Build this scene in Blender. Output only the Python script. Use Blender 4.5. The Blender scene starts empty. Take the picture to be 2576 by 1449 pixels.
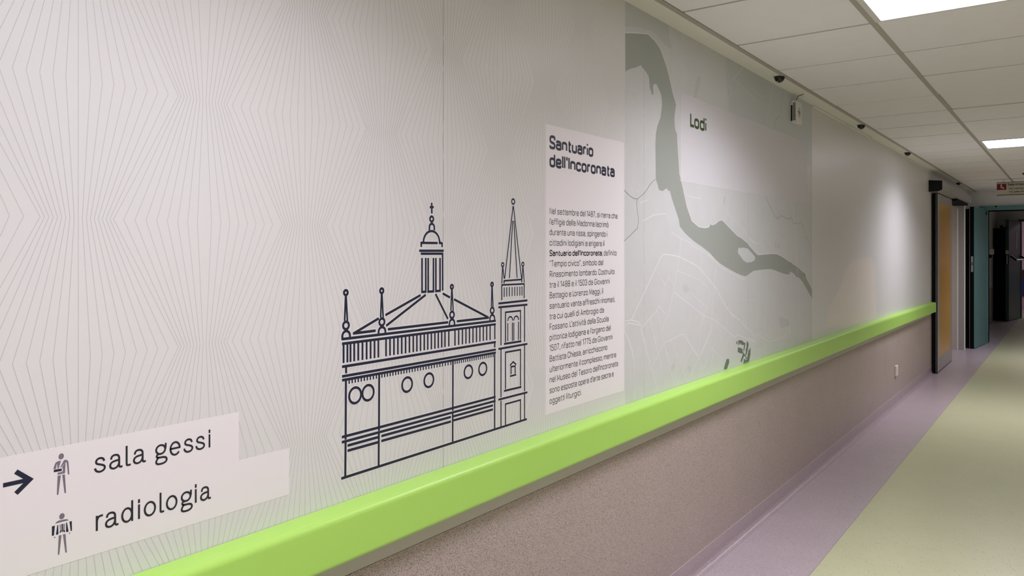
import bpy, math, random
import numpy as np
from mathutils import Vector
random.seed(7)
C = bpy.context.scene.collection

# ------------------------------------------------------------------ camera, world, exposure
EYE = 1.51                      # camera height; floor is z = 0
F, Y0, YAW = 1904.9, 631.9, .6387
DW = 1.4202                     # left wall plane at x = -DW, corridor runs along +Y
cd = bpy.data.cameras.new('camera'); cam = bpy.data.objects.new('camera', cd); C.objects.link(cam)
cam.location = (0, 0, EYE); cam.rotation_euler = (math.pi/2, 0, YAW)
cd.sensor_width = 36; cd.lens = F/2576*36; cd.shift_y = (Y0-724.5)/2576; cd.clip_start = .05
bpy.context.scene.camera = cam
sc = bpy.context.scene
sc.view_settings.view_transform = 'Standard'; sc.view_settings.look = 'None'
sc.view_settings.gamma = 1; sc.view_settings.use_curve_mapping = False
sc.view_settings.exposure = 1.05
GLOW, WATT, SPREAD = 3.0, 10.4, 145   # panel glow, lamp power (W), beam spread (deg)
LCOL = (.905, .885, 1.0)
LK = {-9: .9, -5: .79, -1: 1.12, 7: 1.12, 14: 1.0}
w = bpy.data.worlds.new('world'); sc.world = w; w.use_nodes = True
w.node_tree.nodes['Background'].inputs[0].default_value = (.6, .62, .65, 1)
w.node_tree.nodes['Background'].inputs[1].default_value = .05

# ------------------------------------------------------------------ helpers
def lin(c):
    return tuple(((x/255)/12.92 if x/255 <= .04045 else ((x/255+.055)/1.055)**2.4) for x in c)
def _ray(u):
    a = (u-1288)/F
    return a*math.cos(YAW)-math.sin(YAW), a*math.sin(YAW)+math.cos(YAW)
def W(u, v, X=-DW):             # point of the plane x = X seen at a pixel -> (y, z)
    dx, dy = _ray(u); t = X/dx
    return (t*dy, EYE-(v-Y0)/F*t)

def mat(name, rgb, rough=.6, metal=0, spec=.5, alpha=1, emit=0, noise=0, nscale=30, bump=0, bscale=200, var=None):
    m = bpy.data.materials.new(name); m.use_nodes = True
    nt = m.node_tree; b = nt.nodes['Principled BSDF']
    col = lin(rgb)+(1,)
    b.inputs['Base Color'].default_value = col
    b.inputs['Roughness'].default_value = rough
    b.inputs['Metallic'].default_value = metal
    b.inputs['Specular IOR Level'].default_value = spec
    b.inputs['Alpha'].default_value = alpha
    tc = nt.nodes.new('ShaderNodeTexCoord')
    if noise:
        n = nt.nodes.new('ShaderNodeTexNoise'); n.inputs['Scale'].default_value = nscale; n.inputs['Detail'].default_value = 3
        nt.links.new(tc.outputs['Object'], n.inputs['Vector'])
        mx = nt.nodes.new('ShaderNodeMix'); mx.data_type = 'RGBA'
        lo = lin([max(0, x-noise) for x in rgb])+(1,); hi = lin([min(255, x+noise) for x in rgb])+(1,)
        mx.inputs[6].default_value = lo; mx.inputs[7].default_value = hi
        nt.links.new(n.outputs['Fac'], mx.inputs[0]); nt.links.new(mx.outputs[2], b.inputs['Base Color'])
    if bump:
        n2 = nt.nodes.new('ShaderNodeTexNoise'); n2.inputs['Scale'].default_value = bscale; n2.inputs['Detail'].default_value = 3
        nt.links.new(tc.outputs['Object'], n2.inputs['Vector'])
        bp = nt.nodes.new('ShaderNodeBump'); bp.inputs['Strength'].default_value = bump; bp.inputs['Distance'].default_value = .001
        nt.links.new(n2.outputs['Fac'], bp.inputs['Height']); nt.links.new(bp.outputs['Normal'], b.inputs['Normal'])
    if emit:
        b.inputs['Emission Color'].default_value = LCOL+(1,); b.inputs['Emission Strength'].default_value = emit
    return m

def speckle(name, base, dark, light, scale, fd, fl, rough=.45, mottling=6, bump=.25, spec=.5):
    """vinyl: base colour with random dark and light chips (voronoi cells picked by their random value)"""
    m = mat(name, base, rough, spec=spec); nt = m.node_tree; b = nt.nodes['Principled BSDF']
    tc = nt.nodes.new('ShaderNodeTexCoord')
    n = nt.nodes.new('ShaderNodeTexNoise'); n.inputs['Scale'].default_value = 4; n.inputs['Detail'].default_value = 4
    nt.links.new(tc.outputs['Object'], n.inputs['Vector'])
    mx = nt.nodes.new('ShaderNodeMix'); mx.data_type = 'RGBA'
    mx.inputs[6].default_value = lin([x-mottling for x in base])+(1,); mx.inputs[7].default_value = lin([min(255, x+mottling) for x in base])+(1,)
    nt.links.new(n.outputs['Fac'], mx.inputs[0]); cur = mx.outputs[2]
    for (colr, frac, sc_, seed) in ((dark, fd, scale, 0.0), (light, fl, scale*.9, 5.3)):
        mp = nt.nodes.new('ShaderNodeMapping'); mp.inputs['Location'].default_value = (seed, seed, seed)
        nt.links.new(tc.outputs['Object'], mp.inputs['Vector'])
        v = nt.nodes.new('ShaderNodeTexVoronoi'); v.inputs['Scale'].default_value = sc_
        nt.links.new(mp.outputs['Vector'], v.inputs['Vector'])
        sp = nt.nodes.new('ShaderNodeSeparateColor'); nt.links.new(v.outputs['Color'], sp.inputs[0])
        lt = nt.nodes.new('ShaderNodeMath'); lt.operation = 'LESS_THAN'; lt.inputs[1].default_value = frac
        nt.links.new(sp.outputs[0], lt.inputs[0])
        dl = nt.nodes.new('ShaderNodeMath'); dl.operation = 'LESS_THAN'; dl.inputs[1].default_value = .36
        nt.links.new(v.outputs['Distance'], dl.inputs[0])
        ml = nt.nodes.new('ShaderNodeMath'); ml.operation = 'MULTIPLY'
        nt.links.new(lt.outputs[0], ml.inputs[0]); nt.links.new(dl.outputs[0], ml.inputs[1])
        m2 = nt.nodes.new('ShaderNodeMix'); m2.data_type = 'RGBA'; m2.inputs[7].default_value = lin(colr)+(1,)
        nt.links.new(ml.outputs[0], m2.inputs[0]); nt.links.new(cur, m2.inputs[6]); cur = m2.outputs[2]
    nt.links.new(cur, b.inputs['Base Color'])
    if bump:
        n2 = nt.nodes.new('ShaderNodeTexNoise'); n2.inputs['Scale'].default_value = 300
        nt.links.new(tc.outputs['Object'], n2.inputs['Vector'])
        bp = nt.nodes.new('ShaderNodeBump'); bp.inputs['Strength'].default_value = bump; bp.inputs['Distance'].default_value = .0008
        nt.links.new(n2.outputs['Fac'], bp.inputs['Height']); nt.links.new(bp.outputs['Normal'], b.inputs['Normal'])
    return m

def tag(o, label=None, cat=None, group=None, kind=None):
    if label: o['label'] = label
    if cat: o['category'] = cat
    if group: o['group'] = group
    if kind: o['kind'] = kind
    return o
def empty(name, loc, **k):
    o = bpy.data.objects.new(name, None); o.empty_display_size = .05; C.objects.link(o); o.location = loc
    return tag(o, **k)

class MB:
    """collects shapes in world coordinates and links them as one mesh object"""
    def __init__(s): s.v = []; s.f = []
    def poly(s, pts):
        i = len(s.v); s.v += [tuple(p) for p in pts]; s.f.append(tuple(range(i, i+len(pts)))); return s
    def box(s, a, b):
        (x0, y0, z0), (x1, y1, z1) = a, b
        i = len(s.v)
        s.v += [(x0,y0,z0),(x1,y0,z0),(x1,y1,z0),(x0,y1,z0),(x0,y0,z1),(x1,y0,z1),(x1,y1,z1),(x0,y1,z1)]
        s.f += [tuple(i+k for k in q) for q in ((0,3,2,1),(4,5,6,7),(0,1,5,4),(1,2,6,5),(2,3,7,6),(3,0,4,7))]
        return s
    def sweep(s, prof, path, close=False, caps=True):
        """prof: list of (a,b); path: list of functions/frames mapping (a,b)->xyz"""
        n = len(prof); base = len(s.v)
        for fr in path: s.v += [tuple(fr(a, b)) for a, b in prof]
        m = n if close else n-1
        for k in range(len(path)-1):
            for j in range(m):
                a = base+k*n+j; b = base+k*n+(j+1) % n
                s.f.append((a, b, b+n, a+n))
        if caps:
            s.f.append(tuple(base+j for j in reversed(range(n)))); s.f.append(tuple(base+(len(path)-1)*n+j for j in range(n)))
        return s
    def lathe(s, prof, c, n=20, axis='z', flip=1):
        base = len(s.v)
        for (r, h) in prof:
            for k in range(n):
                a = 2*math.pi*k/n; p, q = r*math.cos(a), r*math.sin(a)
                if axis == 'z': s.v.append((c[0]+p, c[1]+q, c[2]+h))
                elif axis == 'x': s.v.append((c[0]+h, c[1]+p, c[2]+q))
                else: s.v.append((c[0]+p, c[1]+h, c[2]+q))
        for j in range(len(prof)-1):
            for k in range(n):
                a = base+j*n+k; b = base+j*n+(k+1) % n
                s.f.append((a, b, b+n, a+n))
        s.f.append(tuple(base+k for k in range(n))); s.f.append(tuple(base+(len(prof)-1)*n+k for k in range(n)))
        return s
    def tube(s, pts, r, n=8):
        pts = [Vector(p) for p in pts]; frames = []
        for i, p in enumerate(pts):
            d = (pts[min(i+1, len(pts)-1)]-pts[max(i-1, 0)]).normalized()
            u = d.cross(Vector((.31, .2, .93))).normalized(); q = d.cross(u)
            frames.append(lambda a, b, p=p, u=u, q=q: p+u*a+q*b)
        return s.sweep([(r*math.cos(2*math.pi*k/n), r*math.sin(2*math.pi*k/n)) for k in range(n)], frames, close=True)
    def build(s, name, m, parent=None, bevel=0, smooth=False, origin=None):
        me = bpy.data.meshes.new(name)
        o0 = Vector(origin) if origin is not None else (parent_world(parent) if parent else Vector((0, 0, 0)))
        me.from_pydata([tuple(Vector(p)-o0) for p in s.v], [], s.f); me.update()
        o = bpy.data.objects.new(name, me); C.objects.link(o)
        if m: me.materials.append(m)
        if parent:
            o.parent = parent; o.location = o0-parent_world(parent)
        else: o.location = o0
        o['_w'] = list(o0)
        if bevel:
            b = o.modifiers.new('bevel', 'BEVEL'); b.width = bevel; b.segments = 2; b.limit_method = 'ANGLE'
        if smooth:
            for p in me.polygons: p.use_smooth = True
        return o
def parent_world(p):
    if p is None: return Vector((0, 0, 0))
    return Vector(p['_w']) if '_w' in p else Vector(p.location)

# flat print on the left wall: 2-D points (y, z), 'off' lifts it off the wall
class Print(MB):
    def __init__(s, off, X=-DW, inc=0): super().__init__(); s.X = X+off*.3; s.inc = inc   # inc: each shape a hair prouder than the last
    def P(s, p): return (s.X, p[0], p[1])
    def area(s, pts):
        s.X += s.inc
        a = sum(pts[i][0]*pts[(i+1) % len(pts)][1]-pts[(i+1) % len(pts)][0]*pts[i][1] for i in range(len(pts)))
        if a < 0: pts = pts[::-1]
        return s.poly([s.P(p) for p in pts])
    def line(s, pts, wd, closed=False, ext=0):
        s.X += s.inc
        pts = [np.array(p, float) for p in pts]
        if ext and not closed:
            d = pts[0]-pts[1]; pts[0] = pts[0]+d/np.hypot(*d)*ext
            d = pts[-1]-pts[-2]; pts[-1] = pts[-1]+d/np.hypot(*d)*ext
        n = len(pts); L = []; R = []
        for i in range(n):
            if closed: a, b = pts[i-1], pts[(i+1) % n]
            else: a, b = pts[max(i-1, 0)], pts[min(i+1, n-1)]
            d1 = pts[i]-a; d2 = b-pts[i]
            if not d1.any(): d1 = d2
            if not d2.any(): d2 = d1
            d1 = d1/(np.hypot(*d1)+1e-12); d2 = d2/(np.hypot(*d2)+1e-12)
            t = d1+d2; l = np.hypot(*t)
            if l < .25: t = d1; l = 1
            t = t/l; nn = np.array((-t[1], t[0])); k = max(.4, abs(nn @ np.array((-d1[1], d1[0]))))
            L.append(pts[i]+nn*wd/2/k); R.append(pts[i]-nn*wd/2/k)
        base = len(s.v)
        for l, r in zip(L, R): s.v += [s.P(l), s.P(r)]
        for i in range(n if closed else n-1):
            j = (i+1) % n
            s.f.append((base+2*i, base+2*i+1, base+2*j+1, base+2*j))
        return s
    def circle(s, c, r, wd, n=28):
        return s.line([(c[0]+r*math.cos(2*math.pi*k/n), c[1]+r*math.sin(2*math.pi*k/n)) for k in range(n)], wd, closed=True)
    def disc(s, c, r, n=24, ry=None):
        return s.area([(c[0]+r*math.cos(2*math.pi*k/n), c[1]+(ry or r)*math.sin(2*math.pi*k/n)) for k in range(n)])

# ------------------------------------------------------------------ materials
M_wall = mat('wallcovering', (231, 228, 226), .36, spec=.45, noise=2, nscale=3, bump=.12, bscale=350)
M_line = mat('pattern line ink', (207, 202, 202), .5)
M_seam = mat('seam', (150, 148, 146), .6)
M_wain = speckle('wainscot vinyl', (186, 169, 163), (100, 84, 77), (222, 212, 205), 300, .34, .30, .45)
M_cove = speckle('cove vinyl', (180, 163, 167), (108, 94, 97), (214, 202, 204), 300, .34, .3, .3)
M_flo = speckle('green vinyl', (207, 207, 168), (92, 84, 62), (218, 217, 184), 170, .035, .16, .33, mottling=4, bump=.1)
M_flp = speckle('lilac vinyl', (192, 177, 182), (116, 100, 106), (222, 210, 214), 300, .34, .32, .32, bump=.1)
M_weld = mat('weld line', (176, 162, 160), .5)
M_rail = mat('green vinyl rail', (183, 231, 107), .36, noise=2, nscale=8, bump=.08, bscale=500)
M_grey = mat('grey joint', (60, 56, 52), .7)
M_tile = mat('ceiling tile', (244, 240, 243), .9, noise=3, nscale=9, bump=.5, bscale=260)
M_bar = mat('grid bar', (178, 172, 164), .6)
M_bar2 = mat('cross bar', (105, 98, 90), .7)
M_strip = mat('painted margin', (236, 233, 226), .7, noise=5, nscale=5)
M_void = mat('void', (40, 38, 35), .9)
M_navy = mat('navy ink', (30, 34, 58), .45)
M_ink = mat('dark ink', (34, 36, 46), .5)
M_halo = mat('cut edge', (240, 236, 236), .5)
M_panel = mat('print panel', (246, 238, 240), .45)
M_lodi = mat('pale panel', (252, 247, 250), .45, alpha=.62)
M_map = mat('map ground', (217, 217, 215), .42, noise=4, nscale=14)
M_map2 = mat('map field', (204, 206, 204), .42)
M_river = mat('river', (166, 170, 161), .42)
M_road = mat('road', (240, 237, 234), .45)
M_road2 = mat('faint road', (229, 227, 223), .45)
M_stream = mat('stream', (130, 129, 124), .45)
M_hosp = mat('hospital footprint', (112, 124, 112), .45)
M_hosp2 = mat('hospital core', (70, 100, 76), .45)
M_lodig = mat('dark green ink', (58, 82, 40), .5)
M_mauve = mat('mauve ink', (128, 117, 132), .5)
M_alu = mat('aluminium', (170, 168, 168), .32, metal=.75)
M_alu2 = mat('satin aluminium', (176, 170, 168), .42, metal=.35)
M_black = mat('black plastic', (7, 7, 8), .5, spec=.25)
M_rub = mat('black rubber', (4, 4, 4), .7, spec=.15)
M_orange = mat('amber panel', (204, 155, 70), .3, noise=4, nscale=5)
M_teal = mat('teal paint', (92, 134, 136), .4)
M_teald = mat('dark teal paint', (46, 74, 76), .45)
M_white = mat('white plastic', (232, 228, 220), .45)
M_light = mat('light diffuser', (255, 255, 255), .5, emit=GLOW)
M_frame = mat('white metal', (225, 222, 216), .5)
M_red = mat('red sign', (120, 10, 14), .5)
M_pink = mat('pink wall', (214, 168, 178), .7)
M_blue = mat('blue panel', (42, 40, 110), .5)
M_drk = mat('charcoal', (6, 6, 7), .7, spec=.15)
M_maroon = mat('maroon band', (70, 20, 26), .6)
M_glass = mat('smoked pane', (18, 20, 22), .15)

S = dict(kind='structure')
ZC = EYE+.9826                  # underside of the tiles
YE = 14.6                       # end wall
XR = 1.32                       # right wall
ZJ = EYE-.785                   # joint between wallcovering and wainscot
YB = -3.2                       # back of the corridor
OY0, OY1, OZ = 12.05, 13.42, EYE+.72   # sliding-door opening in the left wall

# ------------------------------------------------------------------ floor
floor = MB().box((-DW+.43, YB, -.1), (XR+.1, 24, 0)).build('floor', M_flo); tag(floor, **S)
MB().box((-1.9, YB, -.1), (-DW+.43, 24, -.0002)).build('border_strip', M_flp, floor)
MB().box((-DW+.428, YB, -.05), (-DW+.432, 24, .0006)).build('weld_line', M_weld, floor)

# ------------------------------------------------------------------ left wall
wl = MB()
for (a, b, z0, z1) in ((YB, OY0, ZJ, ZC+.15), (OY0, OY1, OZ, ZC+.15), (OY1, 24, ZJ, ZC+.15)):
    wl.box((-DW-.12, a, z0), (-DW, b, z1))
wall = wl.build('wall_left', M_wall); tag(wall, **S)
wn = MB()
for (a, b) in ((YB, OY0), (OY1, 24)):
    wn.box((-DW-.12, a, 0), (-DW+.0012, b, ZJ-.003))
wn.build('wainscot', M_wain, wall)
jn = MB()
for (a, b) in ((YB, OY0), (OY1, 24)):
    jn.box((-DW-.1, a, ZJ-.004), (-DW+.0006, b, ZJ+.0005))
jn.build('joint', M_grey, wall)
# cove skirting: rises 90 mm and rolls into the floor
R = .028
prof = [(0, .09), (.0025, .09), (.0028, R)]
prof += [(.003+R*(1-math.cos(a)), R*(1-math.sin(a))) for a in [math.pi/2*k/10 for k in range(1, 11)]]
prof += [(.036, .0001), (.036, -.01), (0, -.01)]
cv = MB()
for (a, b) in ((YB, OY0), (OY1, 24)):
    cv.sweep(prof, [(lambda p, q, y=y: (-DW+p, y, q)) for y in (a, b)], close=True)
cove = cv.build('baseboard_left', M_cove, smooth=False); tag(cove, **S)
wd = MB()
for (a, b) in ((YB, OY0), (OY1, 24)): wd.box((-DW, a, .0895), (-DW+.0032, b, .0915))
wd.build('weld_line', mat('pale weld', (206, 192, 190), .5), cove)
for yy, zz in ((2.878, 0), (7.2, 0)):
    MB().box((-DW, yy-.001, .09), (-DW+.0016, yy+.001, ZJ-.004)).build('weld_line', mat('weld', (204, 190, 184), .5), wall)

# seams between the drops of wallcovering
for yy, z in ((.355, 0), (1.589, 0), (2.823, 0), (4.061, 0), (5.29, 0), (6.52, 1), (7.35, 1), (9.0, 1)):
    Print(.0004).area([(yy-.0007, ZJ), (yy+.0007, ZJ), (yy+.0007, ZC+.02), (yy-.0007, ZC+.02)]).build('seam', M_seam if not z else mat('faint seam', (214, 211, 209), .5), wall)

# zigzag line pattern: alternate rows bunch and spread the same lines
ROWZ = [EYE+.554+.2475*k for k in (2, 1, 0, -1, -2, -3, -4, -5)]
YEND = 3.42
pat = {}
def pattern():
    wA, tA, wB, per = .0208, .00685, .0209, .4935
    lines = []
    for g in range(-3, 8):
        uc = .6205+per*g; uq = .8637+per*(g)
        for k in range(-9, 10):
            lines.append((uc+k*tA, uc+k*wA))      # (bunched row, spread row)
        for j in range(16):
            o = j-7.5; s = 1 if o > 0 else -1
            spread = uq+s*(.0155+(abs(o)-.5)*.0211)
            lines.append((spread, uq+o*.0067))
    return lines
P = Print(.0005)
for (a, b) in pattern():
    if max(a, b) > YEND or min(a, b) < -1: continue
    pts = []
    for r, z in enumerate(ROWZ):                  # rows 0,2,4.. behave like z=.554+2*.2475 ...
        pts.append(((a if r % 2 == 0 else b), z))
    pts2 = []
    for i in range(len(pts)-1):                   # clip to the wall height
        (y0, z0), (y1, z1) = pts[i], pts[i+1]
        for t in (0,):
            pts2.append((y0, z0))
    pts2.append(pts[-1])
    def at_z(z):
        for i in range(len(pts)-1):
            (y0, z0), (y1, z1) = pts[i], pts[i+1]
            if z1 <= z <= z0: return (y0+(y1-y0)*(z0-z)/(z0-z1), z)
        return pts[-1]
    top, bot = ZC+.005, ZJ+.001
    seq = [at_z(top)]+[p for p in pts if bot < p[1] < top]+[at_z(bot)]
    P.line(seq, .0012)
tag(P.build('line_pattern', M_line, wall), kind='stuff')

# pale patch low on the plain part of the wall
k = 2.415
pp = [(530,1500),(545,1380),(600,1290),(640,1190),(642,1150),(680,1115),(720,1092),(760,1072),(800,1090),(825,1150),(828,1290),(832,1340),(830,1500)]
Print(.0005).area([W(1860+x/k, 200+y/k) for x, y in pp]).build('patch', mat('patch', (237, 228, 220), .5), wall)

# ------------------------------------------------------------------ other walls, end wall, far corridor
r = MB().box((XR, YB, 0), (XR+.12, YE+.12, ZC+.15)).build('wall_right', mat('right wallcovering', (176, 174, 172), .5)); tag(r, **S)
MB().box((XR-.0012, YB, .0), (XR, YE, ZJ)).build('wainscot', M_wain, r)
b_ = MB().box((-DW-.2, YB-.12, 0), (XR+.12, YB, ZC+.15)).build('wall_back', M_wall); tag(b_, **S)
DX0, DX1, DZ = -1.13, .95, EYE+.665
e = MB().box((-DW, YE, 0), (DX0, YE+.16, ZC+.15)).box((DX0, YE, DZ), (DX1, YE+.16, ZC+.15)).box((DX1, YE, 0), (XR, YE+.16, ZC+.15))
endw = e.build('wall_end', M_wall); tag(endw, **S)
# niche behind the sliding door
nb = MB().box((-2.0, OY0-.1, 0), (-1.9, OY1+.6, ZC)).box((-1.9, OY1+.45, 0), (-DW-.12, OY1+.55, ZC)).box((-1.9, OY0-.1, 0), (-DW-.12, OY0, ZC)).box((-2, OY0-.1, ZC), (-DW-.12, OY1+.5, ZC+.1))
tag(nb.build('wall_niche', M_wall), **S)
# far part: right wall, second doorway, pink room
Y2 = 20.5
f = MB().box((XR, YE+.16, 0), (XR+.12, 24, ZC+.15)).build('wall_far_right', M_wall); tag(f, **S)
f = MB().box((-DW, Y2, 0), (-.96, Y2+.16, ZC)).box((-.96, Y2, EYE+.665), (.9, Y2+.16, ZC)).box((.9, Y2, 0), (XR, Y2+.16, ZC)).build('wall_far', M_wall); tag(f, **S)
pk = MB().box((-DW-.1, 24, 0), (XR+.1, 24.1, ZC+.15)).build('wall_far_room', M_pink); tag(pk, **S)
MB().box((-1.3, 23.97, .32), (1.2, 24, .8)).build('blue_panel', M_blue, pk)
MB().box((-1.3, 23.96, .8), (1.2, 24, 1.02)).build('dado_band', M_maroon, pk)

# ------------------------------------------------------------------ ceiling
ceil = MB().box((-2, YB, ZC+.15), (XR+.1, 24.1, ZC+.2)).build('ceiling', M_void); tag(ceil, **S)
MODY, KY0 = .625, 3.5474
XT, XL, XRb = -1.295, -.7084, -.6822
COLS = [(XT+.002, XL+.003), (XRb-.003, -.083), (-.057, .545), (.571, 1.172)]
BARX = [(XL, XRb), (-.083, -.057), (.545, .571)]
kmin, kmax = -10, 17
for (x0, x1) in BARX:
    for k in range(kmin, kmax, 3):
        y0 = KY0+k*MODY; y1 = min(KY0+(k+3)*MODY-.0015, YE)
        MB().box((x0, y0, ZC-.0005), (x1, y1, ZC+.004)).box(((x0+x1)/2-.001, y0, ZC), ((x0+x1)/2+.001, y1, ZC+.03)).build('grid_bar', M_bar, ceil, origin=(x0, y0, ZC))
cross = None
for k in range(kmin, kmax+1):
    y = KY0+k*MODY
    if y > YE: break
    for ci, (x0, x1) in enumerate(COLS):
        MB().box((x0, y-.009, ZC+.010), (x1, y+.009, ZC+.013)).build('cross_bar', M_bar2, ceil, origin=(x0, y, ZC))
LIGHTS = [(-9, 1), (-5, 1), (-1, 1), (7, 1), (14, 2)]
meshes = {}
for ci, (x0, x1) in enumerate(COLS):
    wdt = x1-x0
    for k in range(kmin, kmax+1):
        if (k, ci) in LIGHTS: continue
        y = KY0+k*MODY
        if y > YE-.1: continue
        ln = min(MODY, YE-y)
        key = (ci, round(ln, 2))
        if key not in meshes:
            m = MB().box((.001, .007, 0), (wdt-.001, ln-.007, .016))
            o = m.build('ceiling_tile', M_tile, ceil, origin=(0, 0, 0)); meshes[key] = o.data
        else:
            o = bpy.data.objects.new('ceiling_tile', meshes[key]); C.objects.link(o); o.parent = ceil
        dy = random.uniform(-.0018, .0018)
        dz = random.uniform(0, .002)
        if (k, ci) == (3, 1): dz = .006
        o.location = (x0, y+dy, ZC+dz)
# perimeter: angle trim and painted margin
tr = MB()
for (a, b) in ((YB, 4.02), (4.022, 4.5), (4.502, 12.6), (12.6, YE)):
    tr.box((XT-.024, a+.001, ZC-.001), (XT+.001, b-.001, ZC+.004))
t1 = tr.build('trim_1', M_bar); tag(t1, **S)
st = MB().box((-DW, YB, ZC+.003), (XT-.024, YE, ZC+.02)).build('trim_2', M_strip); tag(st, **S)
lp = MB().box((-DW, 5.33, ZC-.013), (-DW+.014, 7.12, ZC+.003)).box((-DW, 8.55, ZC-.008), (-DW+.012, 12.0, ZC+.003)).build('plaster_lip', M_strip, st, bevel=.004)
tr = MB().box((1.172, YB, ZC-.001), (XR, YE, ZC+.01)).build('trim_3', M_strip); tag(tr, **S)
fc = MB().box((-DW, YE+.16, ZC-.02), (XR, 24, ZC+.1)).build('ceiling_far', M_tile); tag(fc, **S)

# lights
lnames = {-9: 'square ceiling light panel furthest behind the viewer, above the corridor', -5: 'square ceiling light panel above the wayfinding lettering, nearest the viewer',
          -1: 'bright square ceiling light at the top right corner, nearest in view', 7: 'smaller-looking square ceiling light further down the corridor',
          14: 'square ceiling light right of the hanging sign near the end doors'}
proto = None
for (kk, ci) in LIGHTS:
    x0, x1 = COLS[ci]; y = KY0+kk*MODY
    t = empty('ceiling_light', (x0, y, ZC)); tag(t, lnames[kk], 'light', 'square ceiling light panels')
    if proto is None:
        wdt = x1-x0
        a = MB().box((.001, .003, -.001), (wdt-.001, .018, .012)).box((.001, MODY-.018, -.001), (wdt-.001, MODY-.003, .012)) \
            .box((.001, .018, -.001), (.024, MODY-.018, .012)).box((wdt-.016, .018, -.001), (wdt-.001, MODY-.018, .012)).build('light_frame', M_frame, t, origin=(0, 0, 0))
        d = MB().box((.024, .018, .001), (wdt-.016, MODY-.018, .01)).build('diffuser', M_light, t, origin=(0, 0, 0))
        a.location = d.location = (0, 0, 0); proto = (a, d)
    else:
        for s_ in proto:
            o = s_.copy(); C.objects.link(o); o.parent = t; o.location = (0, 0, 0)
    ld = bpy.data.lights.new('lamp', 'AREA'); ld.shape = 'RECTANGLE'; ld.size = .55; ld.size_y = .58
    ld.energy = WATT*LK[kk]; ld.color = LCOL; ld.spread = math.radians(SPREAD)
    lo = bpy.data.objects.new('lamp', ld); C.objects.link(lo); lo.parent = t; lo.location = ((x1-x0)/2, MODY/2, -.003)
far = empty('ceiling_light', (-.3, 22.2, ZC-.02)); tag(far, 'ceiling light of the pink far room, beyond the last doorway', 'light')
MB().box((-.6, 21.9, ZC-.045), (0, 22.5, ZC-.02)).build('diffuser', mat('far diffuser', (255, 255, 255), .5, emit=5), far)

# ------------------------------------------------------------------ handrail
kn = [W(*p) for p in ((331.6,1449),(760,1301.3),(985,1220),(1380,1080.9),(1616,1000),(2080,846.4),(2350,756.5))]
cf = np.polyfit([p[0] for p in kn], [p[1] for p in kn], 2)
def rz(y): return float(np.polyval(cf, max(y, .5)))
YR1 = 10.53
hr = empty('handrail', (-DW, .5, rz(.5))); tag(hr, 'long lime green bumper handrail fixed to the left wall above the speckled vinyl', 'handrail')
prof = [(.002, 0), (.030, -.001)]
prof += [(.046+.017*math.sin(a), -.0025-.017*(1-math.cos(a))) for a in [math.pi/2*k/9 for k in range(10)]]
prof += [(.0632, -.060), (.063, -.108)]+[(.051+.012*math.cos(a), -.1085-.013*math.sin(a)) for a in [math.pi/2*k/5 for k in range(1, 6)]]+[(.002, -.1215)]
ys = list(np.linspace(-.8, YR1-.012, 40))
MB().sweep(prof, [(lambda a, b, y=y: (-DW+a, y, rz(y)+b)) for y in ys], close=True).build('rail_cover', M_rail, hr)
MB().sweep([(a*1.02, b*1.01+.0005) for a, b in prof], [(lambda a, b, y=y: (-DW+a, y, rz(y)+b)) for y in (YR1-.012, YR1)], close=True).build('end_cap', M_rail, hr)
MB().sweep([(.001, 0), (.009, 0), (.009, 1), (.001, 1)], [(lambda a, b, y=y: (-DW+a, y, (ZJ+.0025)*(1-b)+(rz(y)-.119)*b)) for y in ys+[YR1]], close=True).build('backing_strip', mat('grey retainer', (206, 201, 195), .6), hr)

# ------------------------------------------------------------------ wayfinding panel (bottom left)
def D(x, y): return W(x/3.3776, 1020+y/3.3776)
wf = empty('wayfinding_panel', (-DW, .6, EYE-.62)); tag(wf, 'pale stepped direction panel with arrow reading sala gessi and radiologia', 'sign')
zt = W(600, 1037)[1]; zs = W(660, 1144)[1]; zb = W(600, 1283)[1]
y1, y2 = W(600.5, 1100)[0], W(727, 1180)[0]
pts = [(-.6, zb), (y2, zb), (y2, zs), (y1, zs), (y1, zt), (-.6, zt)]
p = Print(.0016); p.area(pts)
for i in range(len(pts)):
    a, b = pts[i], pts[(i+1) % len(pts)]
    p.poly([(-DW, a[0], a[1]), (-DW, b[0], b[1]), (-DW+.0005, b[0], b[1]), (-DW+.0005, a[0], a[1])])
p.build('panel', M_panel, wf)
C4 = lambda x, y: W(x/4.152, 1100+y/4.152)
p = Print(.0022, inc=6e-5)
tip = C4(310, 441)
p.line([C4(30, 502), C4(285, 446)], .0072)
p.line([C4(163, 357), tip, C4(165, 586)], .0078)
p.build('arrow', M_navy, wf)
def pg(shape, list_):
    for q in list_: shape.area([C4(*a) for a in q])
p = Print(.0020, inc=3e-5)
pg(p, [[(602,250),(636,243),(611,326),(599,328),(596,282),(590,284),(583,330),(555,334),(568,288),(580,264)],
       [(667,237),(693,235),(707,243),(714,262),(680,262),(640,312),(626,316)],
       [(714,262),(723,385),(708,389),(695,262)],
       [(682,258),(678,372),(655,380),(655,325),(646,314)],
       [(600,369),(640,362),(655,352),(678,345),(678,372),(600,392)]])
pc = p.build('pictogram', M_mauve, wf); tag(pc, 'mauve figure with arm in a sling'); tag(pc, kind='stuff')
Print(.0022).disc(C4(638, 199), .0044, ry=.0052).build('head', M_mauve, pc)
for q in ([(600,402),(634,396),(608,600),(592,601)], [(648,392),(676,386),(689,580),(672,583)]):
    Print(.0022).area([C4(*a) for a in q]).build('leg', M_mauve, pc)
p = Print(.0026); p.line([C4(560, 352), C4(643, 338)], .0042); p.build('plaster_cast', M_navy, pc)
p = Print(.0020, inc=3e-5)
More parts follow.
